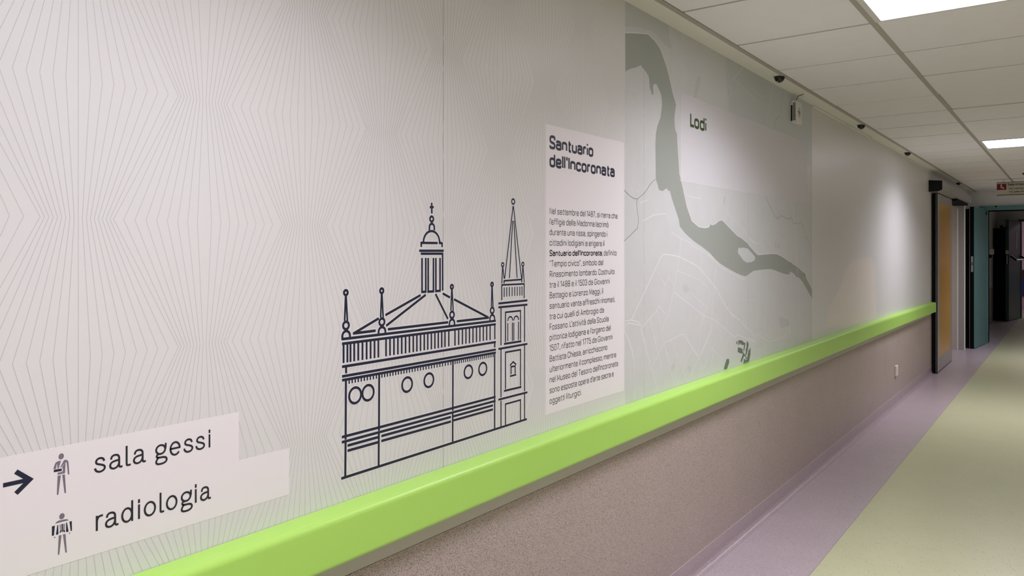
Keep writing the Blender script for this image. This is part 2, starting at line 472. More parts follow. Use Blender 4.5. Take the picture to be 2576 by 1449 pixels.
pg(p, [[(573,904),(590,882),(612,870),(670,857),(700,855),(717,866),(690,872),(640,884)],
       [(561,1042),(574,1036),(577,1048),(564,1054)], [(717,997),(729,992),(732,1004),(719,1009)]])
pc = p.build('pictogram', M_mauve, wf); tag(pc, 'mauve figure holding an X-ray film of the ribs'); tag(pc, kind='stuff')
Print(.0022).disc(C4(645, 824), .0044, ry=.0052).build('head', M_mauve, pc)
for q in ([(612,1025),(641,1020),(618,1225),(602,1227)], [(655,1015),(683,1008),(697,1202),(681,1205)]):
    Print(.0022).area([C4(*a) for a in q]).build('leg', M_mauve, pc)
p = Print(.0020, inc=3e-5)
pg(p, [[(540,930),(572,922),(562,1025),(540,1030)], [(597,916),(606,914),(609,1012),(582,1020)],
       [(690,890),(698,888),(715,984),(688,990)], [(724,880),(748,874),(750,974),(736,978)],
       [(622,985),(645,968),(640,985),(620,1002)], [(656,966),(676,972),(678,988),(664,990)]])
p.line([C4(649, 903), C4(651, 990)], .0012)
for i in range(5):
    p.line([C4(620+i, 918+i*14), C4(680-i, 906+i*14)], .0009)
tag(p.build('xray_film', M_navy, pc), kind='stuff')

def arc(cx, cy, rx, ry, a0, a1, n=16):
    return [(cx+rx*math.cos(math.radians(a0+(a1-a0)*i/n)), cy+ry*math.sin(math.radians(a0+(a1-a0)*i/n))) for i in range(n+1)]
def cat(pts, n=6):
    P_ = [pts[0]]+list(pts)+[pts[-1]]; out = []
    for i in range(1, len(P_)-2):
        p0, p1, p2, p3 = [np.array(q, float) for q in P_[i-1:i+3]]
        for j in range(n):
            t = j/n
            out.append(tuple(.5*((2*p1)+(-p0+p2)*t+(2*p0-5*p1+4*p2-p3)*t*t+(-p0+3*p1-3*p2+p3)*t**3)))
    out.append(tuple(pts[-1])); return out
GL = {
 'i': (0, [[(0, 0), (0, 1)], [(0, 1.22), (0, 1.40)]]),
 'l': (.36, [[(0, 1.46), (0, .16)]+arc(.14, .14, .14, .14, 180, 270, 6)[1:]+[(.36, .01)]]),
 'r': (.5, [[(0, 0), (0, 1)], cat([(0, .62), (.07, .82), (.2, .95), (.36, .985), (.5, .985)])]),
 'd': (.86, [arc(.42, .5, .42, .5, 0, 360, 30), [(.86, 1.46), (.86, 0)]]),
 'o': (.92, [arc(.46, .5, .46, .51, 0, 360, 30)]),
 'a': (.96, [cat([(.08, .76), (.14, .91), (.28, .99), (.44, 1.0), (.62, .95), (.72, .82), (.74, .66), (.74, .2), (.77, .07), (.86, .01), (.96, .02)]),
             cat([(.74, .58), (.5, .56), (.24, .52), (.07, .42), (.0, .27), (.05, .1), (.19, .01), (.36, -.01), (.55, .06), (.68, .2), (.74, .36)])]),
 'e': (.88, [[(.03, .52), (.86, .52)]+[q for q in arc(.44, .5, .43, .51, 3, 318, 26)]]),
 's': (.78, [cat([(.70, .78), (.63, .92), (.48, .995), (.33, 1.0), (.16, .93), (.08, .78), (.14, .63), (.32, .55), (.52, .48), (.70, .38), (.76, .24), (.68, .08), (.5, -.0), (.33, -.01), (.16, .05), (.05, .16), (.01, .26)])]),
 'g': (.86, [arc(.40, .66, .36, .35, 0, 360, 28), [(.80, 1.06), (.80, .78), (.76, .62)],
             cat([(.26, .33), (.12, .27), (.08, .17), (.14, .08), (.3, .04), (.6, .02), (.8, -.04), (.88, -.18), (.82, -.34), (.62, -.43), (.36, -.45), (.14, -.41), (.04, -.29), (.08, -.14), (.2, .03)])]),
}
def word(name, spec, base_px, xh_px, ref):
    zb_ = D(*base_px)[1]; xh = D(*xh_px)[1]-zb_
    p = Print(.0022, inc=2.5e-5); st = xh*.135
    for ch, x0, x1 in spec:
        wid, strokes = GL[ch]
        ya = D(x0, ref(x0))[0]; yb = D(x1, ref(x1))[0]
        if wid:
            inner = (yb-ya)-st; sx = inner/wid; o = ya+st/2
        else: sx = 1; o = (ya+yb)/2
        for s_ in strokes:
            closed = len(s_) > 20 and abs(s_[0][0]-s_[-1][0]) < 1e-6 and abs(s_[0][1]-s_[-1][1]) < 1e-6
            q = [(o+a*sx, zb_+(st/2 if False else 0)+xh*(.06+b*.88 if 0 <= b <= 1 else (.06+b*.88 if b > 1 else .06+b*.95))) for a, b in s_]
            straight = len(s_) == 2
            p.line(q[:-1] if closed else q, st, closed=closed, ext=0 if closed else st*.35)
    return p.build('lettering', M_ink, wf)
word('w1', [('s',797,900),('a',926,1042),('l',1066,1112),('a',1128,1240),('g',1313,1420),('e',1438,1534),('s',1556,1642),('s',1658,1742),('i',1769,1787)],
     (1778, 357), (1778, 243), lambda x: 300)
word('w2', [('r',812,876),('a',890,1008),('d',1028,1130),('i',1170,1189),('o',1220,1324),('l',1354,1395),('o',1408,1506),('g',1530,1634),('i',1652,1671),('a',1698,1792)],
     (1662, 827), (1662, 708), lambda x: 800)

# ------------------------------------------------------------------ drawing of the church
ch = empty('church_drawing', (-DW, 1.7, EYE-.7)); tag(ch, 'dark blue line drawing of a domed church with bell tower printed on the wall', 'mural')
A = lambda x, y: W(840+x/3.622, 480+y/3.622)
B = lambda x, y: W(840+x/3.622, 820+y/3.622)
strokes = []      # (points, width, closed)
def ln(f, pts, wd=.0068, closed=False): strokes.append(([f(*p) for p in pts], wd, closed))
def ci(f, x, y, rv, wd=.0066):
    c = f(x, y); r_ = abs(f(x, y-rv)[1]-f(x, y+rv)[1])/2
    strokes.append(([(c[0]+r_*math.cos(2*math.pi*k/26), c[1]+r_*math.sin(2*math.pi*k/26)) for k in range(26)], wd, True))
def arch(f, x0, x1, yb0, yb1, yt, wd=.0066):
    a = f(x0, yb0); b = f(x1, yb1); t = f((x0+x1)/2, yt); cx = (a[0]+b[0])/2; rr = (b[0]-a[0])/2
    zc = t[1]-rr
    pts = [a, (a[0], zc)]+[(cx+rr*math.cos(math.pi-math.pi*k/14), zc+rr*math.sin(math.pi-math.pi*k/14)) for k in range(1, 14)]+[(b[0], zc), b]
    strokes.append((pts, wd, False))
for (cx, cy, r1, yb, xa, xb, c2, r2, a0, a1, ab0, ab1, at) in (
    (108, 928, 22, 1185, 97, 122, 1227, 34, 76, 145, 1355, 1340, 1278),
    (435, 911, 21, 1155, 425, 448, 1195, 32, 406, 468, 1305, 1300, 1242),
    (1074, 875, 18, 1092, 1065, 1086, 1130, 29, 1052, 1098, 1225, 1222, 1172),
    (1440, 853, 17, 1057, 1434, 1449, 1090, 26, 1421, 1463, 1182, 1180, 1131)):
    ci(A, cx, cy, r1); ln(A, [(cx-2, cy+r1+4), (xa, yb)], .0056); ln(A, [(cx+2, cy+r1+4), (xb, yb)], .0056)
    ci(A, (xa+xb)/2, c2, r2); arch(A, a0, a1, ab0, ab1, at)
ln(A, [(70, 1352), (1475, 1184)]); ln(B, [(72, 163), (1475, -16)])
ln(A, [(790, 950), (468, 1133)]); ln(A, [(836, 947), (475, 1230)]); ln(A, [(408, 1162), (178, 1300)]); ln(A, [(172, 1300), (380, 1274)])
ln(A, [(490, 1262), (1040, 1198)]); ln(A, [(925, 940), (1038, 1168)]); ln(A, [(990, 935), (1057, 972)]); ln(A, [(1093, 988), (1405, 1153)]); ln(A, [(1412, 1156), (1118, 1189)])
ln(A, [(890, 108), (891, 207)]); ln(A, [(872, 149), (909, 149)]); ci(A, 890, 257, 23)
arch(A, 869, 914, 360, 360, 300)
c = A(888, 470); rx = (A(962, 470)[0]-A(815, 470)[0])/2; rzv = abs(A(888, 367)[1]-c[1])
cxy = (A(962, 470)[0]+A(815, 470)[0])/2
strokes.append(([(cxy+rx*math.cos(math.pi-math.pi*k/20), c[1]+rzv*math.sin(math.pi-math.pi*k/20)) for k in range(21)]+[A(962, 476), A(985, 478), A(985, 514)], .0066, False))
ln(A, [(795, 512), (795, 474), (945, 476)]); ln(A, [(775, 546), (1000, 546)]); ln(A, [(790, 573), (989, 573), (990, 910)])
for x0, x1, yb in ((802, 836, 922), (858, 906, 919), (928, 966, 914)): ln(A, [(x0, 612), (x0, yb), (x1, yb-3), (x1, 611)])
BX = [(87,338),(122,332),(150,328),(184,322),(221,315),(259,310),(297,305),(333,298),(369,293),(404,287),(474,277),(510,270),(546,265),(582,260),(617,255),(652,250),(687,244),(722,239),(755,234),(788,228),(822,222),(854,217),(887,213),(919,208),(950,203),(981,198),(1011,193),(1046,187),(1102,180),(1136,173),(1170,168),(1202,162),(1234,158),(1266,153),(1298,148),(1329,143),(1360,137),(1391,132),(1422,128),(1465,122)]
for x, yb in BX: ln(B, [(x, 163-(x-72)*.1276), (x, yb)], .0062)
ln(B, [(72, 372), (1475, 146)]); ln(B, [(110, 372), (110, 432)]); ln(B, [(1464, 148), (1464, 197)])
ln(B, [(72, 460), (1475, 215)]); ln(B, [(72, 495), (1475, 242)])
def teeth(xa, xb, step):
    n = int(round((xb-xa)/step))
    for i in range(n+1):
        x = xa+(xb-xa)*i/n; y = 495-(x-72)*.1803
        ln(B, [(x, y), (x, y+44-(x-138)*.005)], .0046)
teeth(138, 386, 27.6); teeth(436, 1064, 24.8); teeth(1103, 1449, 19.4)
for xs in (((108,495),(105,1035)), ((105,1058),(102,1370)), ((411,445),(409,955)), ((408,978),(406,1277)), ((1083,315),(1082,772)), ((1081,793),(1081,1057)), ((1463,245),(1463,937))): ln(B, list(xs))
for x, y, rv in ((192,632,71),(310,608,69),(666,534,65),(864,494,62),(1224,417,58),(1355,391,56)): ci(B, x, y, rv)
for a, b in (((70,1013),(1472,645)),((70,1060),(1472,682)),((122,1090),(404,1012)),((430,1003),(1066,828)),((1088,823),(1448,723)),((122,1137),(404,1058)),((430,1048),(1066,870)),((1088,860),(1448,760)),((65,1390),(1757,848))): ln(B, [a, b])
T = .0056
for a, b in (((1497,210),(1762,163)),((1497,672),(1762,604)),((1521,-165),(1521,178)),((1521,210),(1521,650)),((1521,680),(1521,915)),((1736,-185),(1736,143)),((1736,175),(1736,595)),((1736,615),(1736,850)),((1548,592),(1707,555)),((1603,458),(1660,443))): ln(B, [a, b], .0066 if abs(a[0]-b[0]) > 100 else T)
ln(B, [(1562,905),(1562,712),(1699,674),(1699,862)], T); ln(B, [(1562,575),(1562,240),(1699,216),(1699,545)], T)
ln(B, [(1603,360),(1632,326),(1660,352)], T); ln(B, [(1613,440),(1613,372),(1650,365),(1650,435)], T)
ln(A, [(1562,1380),(1562,1107),(1699,1092),(1699,1358)], T); ln(A, [(1548,1395),(1707,1370)])
for x0, x1, yb0, yb1, yt in ((1583,1627,1188,1183,1147),(1638,1681,1182,1177,1142)): arch(A, x0, x1, yb0, yb1, yt, .005)
for x, a, b in ((1583,1205,1372),(1625,1200,1368),(1638,1200,1365),(1681,1192,1358)): ln(A, [(x, a), (x, b)], .005)
ln(A, [(1497,1027),(1762,998)]); ln(A, [(1497,1062),(1762,1037)])
ln(A, [(1528,997),(1528,858),(1732,848),(1732,980)], T)
for x, a, b in ((1550,880,968),(1573,878,965),(1597,876,962),(1622,876,960),(1646,874,958),(1669,873,957),(1692,872,955),(1712,870,955)): ln(A, [(x, a), (x, b)], .0048)
ln(A, [(1549,845),(1549,820),(1710,808),(1710,836)], T)
ci(A, 1536, 673, 17, .005); ci(A, 1720, 669, 17, .005)
for q in ([(1535,694),(1528,845)],[(1538,694),(1549,802)],[(1719,690),(1713,802)],[(1722,690),(1733,836)],[(1631,138),(1554,802)],[(1634,138),(1708,800)],[(1627,272),(1598,797)],[(1638,272),(1668,795)]): ln(A, q, .005)
ci(A, 1632, 98, 23, .0055)
h = Print(.0006, inc=2e-6); p = Print(.0011, inc=2e-6)
for pts, wd_, cl in strokes:
    h.line(pts, wd_+.0048, cl, ext=.0024); p.line(pts, wd_, cl)
h.build('cut_edge', M_halo, ch); p.build('line_drawing', M_navy, ch)

# ------------------------------------------------------------------ text panel
def rnd(pts, r=.28, closed=False, n=4):
    """round the corners of a polyline"""
    P_ = [np.array(p, float) for p in pts]; out = []; m = len(P_)
    for i in range(m):
        if not closed and i in (0, m-1): out.append(tuple(P_[i])); continue
        a, p, b = P_[i-1], P_[i], P_[(i+1) % m]
        la, lb = np.hypot(*(a-p)), np.hypot(*(b-p)); q = min(r, la*.5, lb*.5)
        s_, e_ = p+(a-p)/la*q, p+(b-p)/lb*q
        for k in range(n+1):
            t = k/n; out.append(tuple((1-t)**2*s_+2*t*(1-t)*p+t*t*e_))
    return out
HC, W1 = 1.38, .56
def box_(x0, y0, x1, y1): return rnd([(x0, y0), (x1, y0), (x1, y1), (x0, y1)], .28, True)+['c']
FN = {
 'o': (W1, [box_(0, 0, W1, 1)]), 'n': (W1, [[(0, 0), (0, 1)], rnd([(0, .55), (0, 1), (W1, 1), (W1, 0)])]),
 'm': (.92, [[(0, 0), (0, 1)], rnd([(0, .55), (0, 1), (.46, 1), (.46, 0)]), rnd([(.46, .55), (.46, 1), (.92, 1), (.92, 0)])]),
 'h': (W1, [[(0, 0), (0, 1.42)], rnd([(0, .55), (0, 1), (W1, 1), (W1, 0)])]), 'u': (W1, [rnd([(0, 1), (0, 0), (W1, 0), (W1, .45)]), [(W1, 1), (W1, 0)]]),
 'r': (.34, [[(0, 0), (0, 1)], rnd([(0, .5), (0, .98), (.34, .98)], .3)]), 'i': (0, [[(0, 0), (0, 1)], [(0, 1.24), (0, 1.42)]]), 'l': (0, [[(0, 0), (0, 1.42)]]),
 't': (.36, [rnd([(.13, 1.28), (.13, 0), (.36, 0)], .2), [(0, .97), (.36, .97)]]), 'f': (.38, [rnd([(.13, 0), (.13, 1.4), (.40, 1.4)], .2), [(0, .97), (.36, .97)]]),
 'b': (W1, [[(0, 0), (0, 1.42)], box_(0, 0, W1, 1)]), 'd': (W1, [[(W1, 0), (W1, 1.42)], box_(0, 0, W1, 1)]),
 'p': (W1, [[(0, 1), (0, -.38)], box_(0, 0, W1, 1)]), 'q': (W1, [[(W1, 1), (W1, -.38)], box_(0, 0, W1, 1)]),
 'a': (W1, [rnd([(.03, .78), (.03, 1), (W1, 1), (W1, 0)]), rnd([(W1, .58), (0, .58), (0, 0), (W1, 0), (W1, .3)], .22)]),
 'c': (.52, [rnd([(.52, .70), (.52, 1), (0, 1), (0, 0), (.52, 0), (.52, .3)])]),
 'e': (W1, [[(.02, .5), (W1, .5)], rnd([(W1, .5), (W1, 1), (0, 1), (0, 0), (W1, 0), (W1, .24)])]),
 'g': (W1, [box_(0, .02, W1, 1), rnd([(W1, 1), (W1, -.38), (.03, -.38), (.03, -.2)])]),
 's': (.52, [rnd([(.52, .76), (.52, 1), (0, 1), (0, .56), (.52, .46), (.52, 0), (0, 0), (0, .24)], .22)]),
 'v': (.54, [[(0, 1), (.27, 0), (.54, 1)]]), 'z': (.48, [[(0, .97), (.48, .97), (0, .03), (.48, .03)]]), 'w': (.84, [[(0, 1), (.21, 0), (.42, 1), (.63, 0), (.84, 1)]]),
 'N': (.62, [[(0, 0), (0, HC), (.62, 0), (.62, HC)]]), 'M': (.80, [[(0, 0), (0, HC), (.40, .25), (.80, HC), (.80, 0)]]),
 'S': (.60, [rnd([(.60, 1.06), (.60, HC), (0, HC), (0, .76), (.60, .64), (.60, 0), (0, 0), (0, .32)], .27)]),
 'T': (.62, [[(0, HC), (.62, HC)], [(.31, HC), (.31, 0)]]), 'R': (.60, [[(0, 0), (0, HC)], rnd([(0, HC), (.58, HC), (.58, .66), (0, .66)]), [(.34, .66), (.60, 0)]]),
 'C': (.60, [rnd([(.60, 1.02), (.60, HC), (0, HC), (0, 0), (.60, 0), (.60, .36)])]), 'G': (.62, [rnd([(.62, 1.04), (.62, HC), (0, HC), (0, 0), (.62, 0), (.62, .64), (.34, .64)])]),
 'B': (.60, [rnd([(0, 0), (0, HC), (.56, HC), (.56, .74), (0, .74)], .2), rnd([(0, .74), (.60, .74), (.60, 0), (0, 0)], .2)]),
 'L': (.46, [[(0, HC), (0, .04), (.46, .04)]]), 'A': (.66, [[(0, 0), (.33, HC), (.66, 0)], [(.11, .42), (.55, .42)]]), 'F': (.50, [[(0, 0), (0, HC), (.50, HC)], [(0, .72), (.46, .72)]]), 'I': (0, [[(0, 0), (0, HC)]]),
 '0': (W1, [box_(0, 0, W1, HC)]), '1': (.24, [[(0, 1.12), (.24, HC), (.24, 0)]]), '3': (W1, [rnd([(0, 1.06), (0, HC), (W1, HC), (W1, .74), (.2, .74)]), rnd([(.2, .74), (W1, .74), (W1, 0), (0, 0), (0, .32)])]),
 '4': (.62, [[(.44, 0), (.44, HC), (0, .36), (.62, .36)]]), '5': (W1, [rnd([(.52, HC), (.05, HC), (.02, .80), (W1, .86), (W1, 0), (0, 0), (0, .32)], .16)]),
 '7': (.54, [[(0, HC), (.54, HC), (.18, 0)]]), '8': (W1, [box_(0, .72, W1, HC), box_(0, 0, W1, .72)]),
 ',': (.06, [[(.05, .14), (.05, 0), (-.02, -.2)]]), '.': (0, [[(0, -.03), (0, .12)]]), "'": (0, [[(0, HC+.04), (0, 1.1)]]), '\u2019': (.06, [[(.05, HC+.04), (.05, 1.22), (0, 1.06)]]),
 '"': (.22, [[(0, HC+.04), (0, 1.1)], [(.22, HC+.04), (.22, 1.1)]]),
}
FN['\u00f2'] = (W1, FN['o'][1]+[[(.12, 1.46), (.34, 1.2)]]); FN['\u00e0'] = (W1, FN['a'][1]+[[(.12, 1.46), (.34, 1.2)]])
def put_text(body, ya, yb, zbase, xh, m, parent, wt=.16, off=.0022, frame=None, slant=0, name='lettering', kx=1.0):
    """monoline condensed lettering fitted between ya and yb"""
    x = 0; items = []; gap = .25+wt*.25
    for ch in body:
        if ch == ' ': x += .34; continue
        wd_, st_ = FN[ch]; g_ = gap*(.45 if ch == 'L' else .75 if ch in 'tfrv,.\'\u2019' else 1)
        items.append((x, st_)); x += wd_+(wt*.35 if wt > .2 and wd_ else 0)+g_
    x -= g_; lw = wt*1.0
    sx = ((yb-ya)-wt*xh*.8)/x
    p = Print(off, inc=6e-6)
    for x0, st_ in items:
        for pts in st_:
            cl = pts[-1] == 'c'; q = pts[:-1] if cl else pts
            kb = 1+(wt*.35/.56 if wt > .2 else 0)
            q = [(ya+wt*xh*.4+(x0+a*kb)*sx+slant*b*xh, zbase+(wt*.5+b*(1-wt) if 0 <= b <= 1 else ((1-wt*.5)+(b-1) if b > 1 else wt*.5+b))*xh) for a, b in q]
            p.line(q, lw*xh, cl)
    if frame: p.v = [frame(y, z) for (_, y, z) in p.v]
    o = p.build(name, m, parent); o['kind'] = 'stuff'; return o
tp = empty('text_panel', (-DW, 2.2, EYE-.6)); tag(tp, 'tall pale panel of Italian text headed Santuario dell Incoronata beside the church drawing', 'sign')
ya, yb = W(1372.2, 600)[0], W(1569.5, 600)[0]
za = (W(1372.4, 311.9)[1]+W(1570.4, 358.8)[1])/2; zb = (W(1371.8, 1043.2)[1]+W(1568.5, 983.7)[1])/2
MB().box((-DW+.0002, ya, zb), (-DW+.0005, yb, za)).build('panel', M_panel, tp)
E5 = lambda x, y: W(1360+x/3.621, 300+y/3.621)
G6 = lambda x, y: W(1360+x/3.813, 680+y/3.813)
yl = W(1382.3, 600)[0]
cap = E5(90, 152)[1]-E5(90, 272)[1]
for body, f_, yy, xr in (('Santuario', E5, 271, 477), ("dell\u2019Incoronata", E5, 437, 672)):
    put_text(body, yl, f_(xr, yy)[0], f_(88, yy)[1], cap*1.07/HC, M_navy, tp, wt=.27)
z0 = E5(85, 863)[1]; z18 = G6(88, 1283)[1]; pitch = (z0-z18)/18
xh = (E5(85, 808)[1]-E5(85, 863)[1])*1.06/HC
LN = ["Nel settembre del 1487, si narra che", "l'effigie della Madonna lacrim\u00f2", "durante una rissa, spingendo i", "cittadini lodigiani a erigere il", None,
      "\"Tempio civico\", simbolo del", "Rinascimento lombardo. Costruito", "tra il 1488 e il 1503 da Giovanni", "Battagio e Lorenzo Maggi, il", "santuario vanta affreschi rinomati,",
      "tra cui quelli di Ambrogio da", "Fossano. L\u2019attivit\u00e0 della Scuola", "pittorica lodigiana e l\u2019organo del", "1507, rifatto nel 1775 da Giovanni", "Battista Chiesa, arricchiscono",
      "ulteriormente il complesso, mentre", "nel Museo del Tesoro dell'Incoronata", "sono esposte opere d'arte sacra e", "oggetti liturgici."]
XRr = [E5(698,0)[0],E5(617,0)[0],E5(606,0)[0],E5(578,0)[0],0,E5(568,0)[0],G6(707,0)[0],G6(660,0)[0],G6(597,0)[0],G6(712,0)[0],G6(605,0)[0],G6(650,0)[0],G6(670,0)[0],G6(687,0)[0],G6(637,0)[0],G6(722,0)[0],G6(740,0)[0],G6(698,0)[0],G6(390,0)[0]]
for i, t in enumerate(LN):
    z = z0-pitch*i
    if t is None:
        put_text("Santuario dell\u2019Incoronata", yl, E5(556, 0)[0], z, xh, M_ink, tp, wt=.25)
        put_text(", definito", E5(560, 0)[0], E5(690, 0)[0], z, xh, M_ink, tp)
    else: put_text(t, yl, XRr[i], z, xh, M_ink, tp, wt=.15)

# ------------------------------------------------------------------ map print
mp = empty('map_print', (-DW, 3.9, EYE-.6)); tag(mp, 'grey street map of a town and its winding river printed on the wall', 'mural')
ym0, ym1 = W(1572.5, 600)[0], W(2043, 600)[0]
def field(pts, m, off=.0004, name='field'): return Print(off).area(pts).build(name, m, mp)
ytr = YEND
Print(.00030).area([(ym0, ZJ+.001), (ym1, ZJ+.001), (ym1, ZC+.003), (ym0, ZC+.003)]).build('map_ground', M_map, mp)
H = lambda x, y: W(1560+x/4.83, y/4.83)
K = lambda x, y: W(1560+x/3.622, y/3.622)
MM = lambda x, y: W(1560+x/2.415, 400+y/2.415)
N = lambda x, y: W(1560+x/4.83, 600+y/4.83)
Q = lambda x, y: W(1560+x/6.039, 780+y/6.039)
U = lambda x, y: W(1600+x/6.037, 420+y/6.037)
V4 = lambda x, y: W(1800+x/4.83, 400+y/4.83)
V5 = lambda x, y: W(1780+x/6.037, 640+y/6.037)
right = [H(*p) for p in ((62,402),(180,405),(335,418),(360,440),(385,465),(412,490),(430,512),(450,540),(470,570),(486,598),(497,620),(510,655),(520,690),(533,722),(545,755),(558,795),(570,835),(583,885),(595,935),(603,970),(610,1000),(620,1045),(630,1090),(638,1130),(650,1170),(668,1230),(681,1275),(676,1310),(672,1340))]
right += [K(*p) for p in ((498,1050),(496,1085),(498,1120),(503,1180),(518,1215),(521,1255),(522,1300))]
right += [U(*p) for p in ((652,0),(657,100),(690,230),(722,380),(770,600),(845,820),(950,912),(1040,930),(1105,918),(1128,870),(1160,885),(1205,868),(1260,822),(1305,810),(1350,855),(1540,1050),(1590,1075),(1700,1165))]
right += [V4(*p) for p in ((400,1045),(440,1090),(475,1130),(500,1155),(520,1168),(600,1160),(690,1154),(740,1156),(790,1178),(850,1215),(895,1248),(915,1250),(935,1275),(970,1295),(1005,1318),(1060,1375),(1090,1410))]
right += [V5(*p) for p in ((1450,275),(1490,340),(1530,420),(1586,530),(1586,672))]
left = [H(*p) for p in ((64,868),(90,852),(120,838),(155,828),(190,820),(222,806),(250,792),(272,825),(300,855),(320,885),(343,925),(352,955),(355,1020),(362,1070),(380,1130),(396,1157),(404,1150),(403,1100),(398,1060),(402,1035),(412,1023),(425,1020),(437,1022),(445,1030),(460,1065),(485,1115),(500,1160),(507,1220),(507,1290),(500,1350),(490,1430))]
left += [K(*p) for p in ((338,1150),(325,1220),(321,1330))]
left += [U(*p) for p in ((298,0),(300,180),(350,350),(400,368),(440,340),(468,322),(490,368),(512,355),(540,470),(600,650),(650,800),(665,905),(740,1000),(870,1120),(1000,1210),(1115,1300),(1230,1430))]
left += [V5(*p) for p in ((200,145),(330,225),(440,285),(520,318),(582,332),(640,290),(700,248),(780,236),(860,228),(960,222),(1040,248),(1130,285),(1190,302),(1245,303),(1255,258),(1290,278),(1320,300),(1350,345),(1395,355),(1430,400),(1480,480),(1540,590))]
Print(.00065).line(right, .006).build('bank_line', M_road, mp)
Print(.0008).area(right+left[::-1]).build('river', M_river, mp)
isl = [V4(*p) for p in ((278,1075),(300,1085),(330,1075),(392,1088),(440,1140),(484,1195),(470,1235),(435,1253),(380,1258),(340,1235),(305,1185),(270,1140))]
Print(.0010).area(isl).build('island', M_map, mp)
# faint fields
for pts in ([H(62,0),H(62,318),H(180,325),H(300,345),H(420,400),H(560,560),H(640,600),H(600,470),H(590,300),H(300,110),H(100,-40)],):
    Print(.0006).area(pts).build('field', M_map2, mp)
field([W(1822,120), W(1828,200), W(1833,275), W(1845,330), W(2042,420), W(2042,262)], mat('upper field', (205, 208, 208), .42), .0005)
field([H(940,925),H(978,925),H(975,1000),H(925,1190),H(890,1190),H(905,1080)], M_map2, .0006)
field([MM(630,225),MM(640,222),MM(640,250),MM(632,285),MM(625,270)], M_map2, .0006)
field([N(760,575),N(785,555),N(820,570),N(835,620),N(820,655),N(790,660),N(765,630)], M_map2, .0006)
field([Q(765,865),Q(800,820),Q(835,800),Q(830,870),Q(790,925),Q(775,900)], M_map2, .0006)
field([Q(1025,840),Q(1070,850),Q(1078,890),Q(1055,940),Q(1040,930)], M_map2, .0006)
field([V5(1075,940),V5(1230,990),V5(1240,1080),V5(1110,1120),V5(1085,1020)], M_map2, .0006)
field([V4(722,1000),V4(738,1005),V4(738,1088),V4(725,1085)], M_map2, .0006)
field([V4(768,1020),V4(780,1020),V4(778,1090),V4(750,1085),V4(752,1060),V4(768,1060)], M_map2, .0006)
rng = random.Random(3)
fb = Print(.0004, inc=1.3e-6)
for i in range(230):                           # small city blocks
    yy = rng.uniform(ym0+.05, ym1-.3); zz = rng.uniform(EYE-.62, EYE-.02)
    if zz > EYE-.02-(yy-ym0)*.22: continue
    a = rng.uniform(-.25, .25); w2, h2 = rng.uniform(.006, .022), rng.uniform(.006, .02)
    ca, sa = math.cos(a+.35), math.sin(a+.35)
    fb.area([(yy+ca*p-sa*q, zz+sa*p+ca*q) for p, q in ((-w2, -h2), (w2, -h2), (w2, h2), (-w2, h2))])
tag(fb.build('city_blocks', mat('city blocks', (216, 214, 210), .45), mp), kind='stuff')
